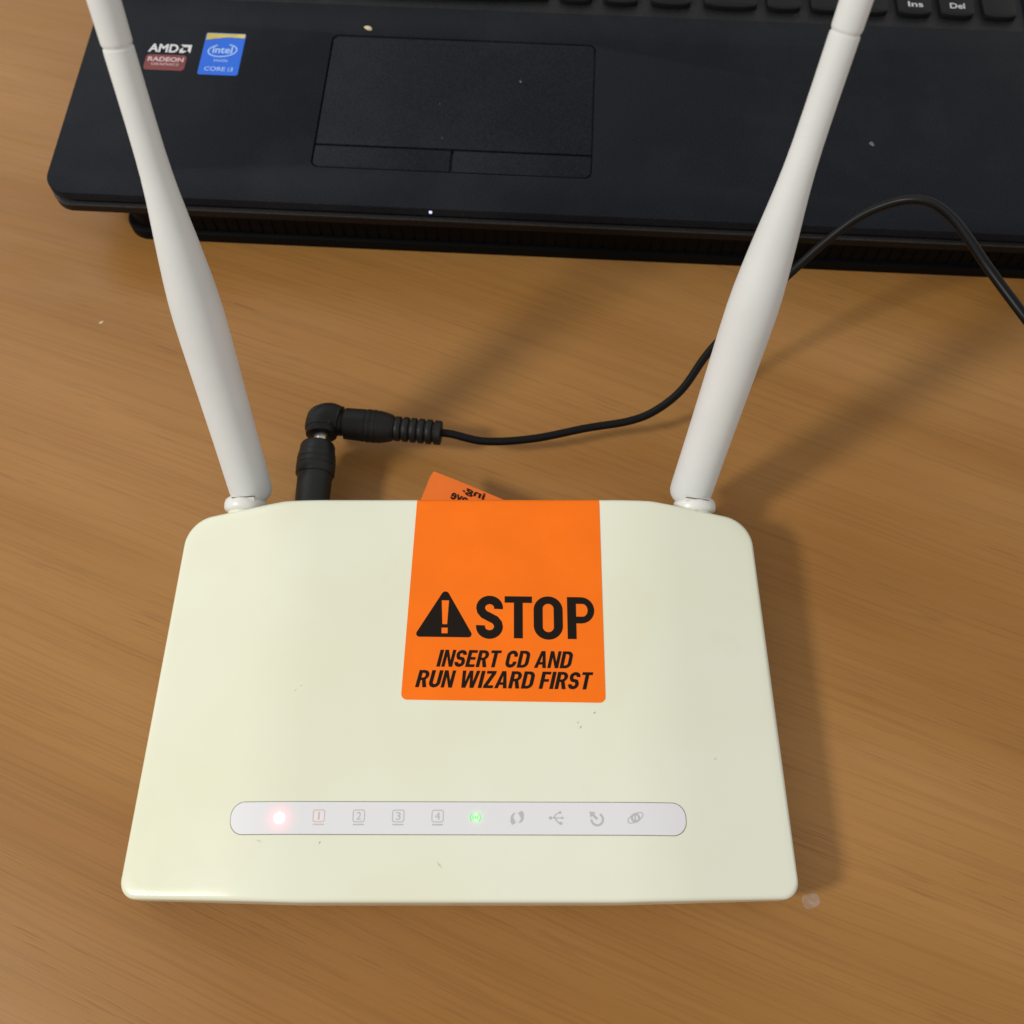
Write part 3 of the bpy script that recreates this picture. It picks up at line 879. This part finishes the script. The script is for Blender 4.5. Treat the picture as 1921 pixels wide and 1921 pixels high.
lettering('CORE i3', (43.6, 61.7, 55.0, 63.9), ts, 'paleblue', bs, offset=0.008)
gs = plate('graphics_sticker', [rrect(19.2, 61.0, 35.6, 69.3, 1.6, 5)], ZD - 0.02, ZS, 'red', lap)
gs['label'] = 'dark red badge sticker under silver lettering'
lettering('AMD', (19.4, 70.6, 31.4, 75.1), ts, 'silver', gs, offset=0.03)
def mark(p): return obj('arrow_mark', [ts(32.0 + x * 4.5, 70.6 + y * 4.5) for x, y in p[0]], p[1], 'silver', gs, False)
mark(fill2d([[(0.0, 1.0), (1.0, 1.0), (1.0, 0.0), (0.72, 0.28), (0.72, 0.72), (0.28, 0.72)]]))
mark(fill2d([[(0.27, 0.66), (0.0, 0.40), (0.0, 0.0), (0.40, 0.0), (0.66, 0.27), (0.27, 0.27)]]))
lettering('RADEON', (20.2, 65.6, 34.6, 68.0), ts, 'pinkprint', gs, offset=0.03)
lettering('GRAPHICS', (22.0, 63.5, 33.0, 64.8), ts, 'pinkprint', gs, offset=0.005)

# ------------------------------------------------------------------ stand under the laptop
sd = thing('laptop_stand', 'low black plastic stand under the laptop', 'stand', LO, LR)
ORG['laptop_stand'] = Vector((0, 0, 0))
plate('stand_top', [rrect(15.5, 1.2, 392, 236, 9, 10)], 15.2, 18.6, 'stand', sd, None, 0.8)
plate('stand_wall', [rrect(17.5, 3.6, 390, 234, 8, 10)], 4.6, 15.2, 'stand', sd)
plate('stand_foot_rim', [rrect(15.2, 1.6, 392, 236, 9, 10)], 0, 4.6, 'stand', sd, None, 1.0)
me = None
for i in range(78):
    x = 26 + i * 4.6
    if me is None:
        rb = plate('rib', [[(x, 3.2), (x + 3.4, 3.2), (x + 3.4, 4.0), (x, 4.0)]], 4.5, 15.3, 'stand', sd); me = rb.data; x_first = x
    else:
        rb = bpy.data.objects.new('rib', me); COL.objects.link(rb); rb.parent = sd; rb.location = ((x - x_first) * 0.001, 0, 0)

# ------------------------------------------------------------------ crumbs and marks
def blob(name, label, cat, c, sx, sy, sz, mat, rotz=0, seed=1, squash=0.35):
    rnd = random.Random(seed)
    bm = bmesh.new(); bmesh.ops.create_icosphere(bm, subdivisions=4, radius=1)
    ph = [rnd.uniform(0, 6.28) for _ in range(6)]
    for v in bm.verts:
        p = v.co; k = 1 + squash * 0.5 * (math.sin(3 * p.x + ph[0]) + math.sin(4 * p.y + ph[1]) * 0.6 + math.sin(5 * p.z + 3 * p.x + ph[2]) * 0.4)
        q = Vector((p.x * sx * k, p.y * sy * k, max(p.z, -0.5) * sz * k + sz * 0.5))
        v.co = Matrix.Rotation(rotz, 3, 'Z') @ q * 0.001
    me = bpy.data.meshes.new(name); bm.to_mesh(me); bm.free(); me.shade_smooth(); me.materials.append(M[mat])
    o = bpy.data.objects.new(name, me); COL.objects.link(o); o.location = Vector(c) * 0.001
    o['label'] = label; o['category'] = cat
    return o
def lap_pt(x, y, z):
    return LO + Matrix.Rotation(LR, 3, 'Z') @ Vector((x, y, z))
blob('crumb', 'small pale tan crumb just above the touchpad', 'crumb', lap_pt(106.2, 88.3, 30.0), 2.1, 0.8, 0.6, 'crumb', R(-22), 3)
blob('crumb', 'tiny grey fleck on the palm rest right of the antenna', 'crumb', lap_pt(304.9, 38.3, 30.0), 1.1, 0.8, 0.2, 'dust', 0.4, 8, 0.6)
blob('crumb', 'tiny white fleck on the touchpad', 'crumb', lap_pt(169.5, 63.0, 29.78), 0.45, 0.6, 0.15, 'dust', 0.4, 9, 0.5)
blob('glue_spot', 'translucent dried glue spot on the desk by the router corner', 'spot', (90.3, 18.5, 0), 2.5, 2.1, 0.12, 'glue', 0.3, 5, 0.22)
blob('crumb', 'tiny pale speck on the bare desk left of the antenna', 'crumb', (-157.9, 226.7, 0), 0.75, 0.4, 0.12, 'crumb', 0.5, 6, 0.4)

# ------------------------------------------------------------------ render
scn.render.engine = 'CYCLES'
scn.render.resolution_x = 1024
scn.render.resolution_y = 1024
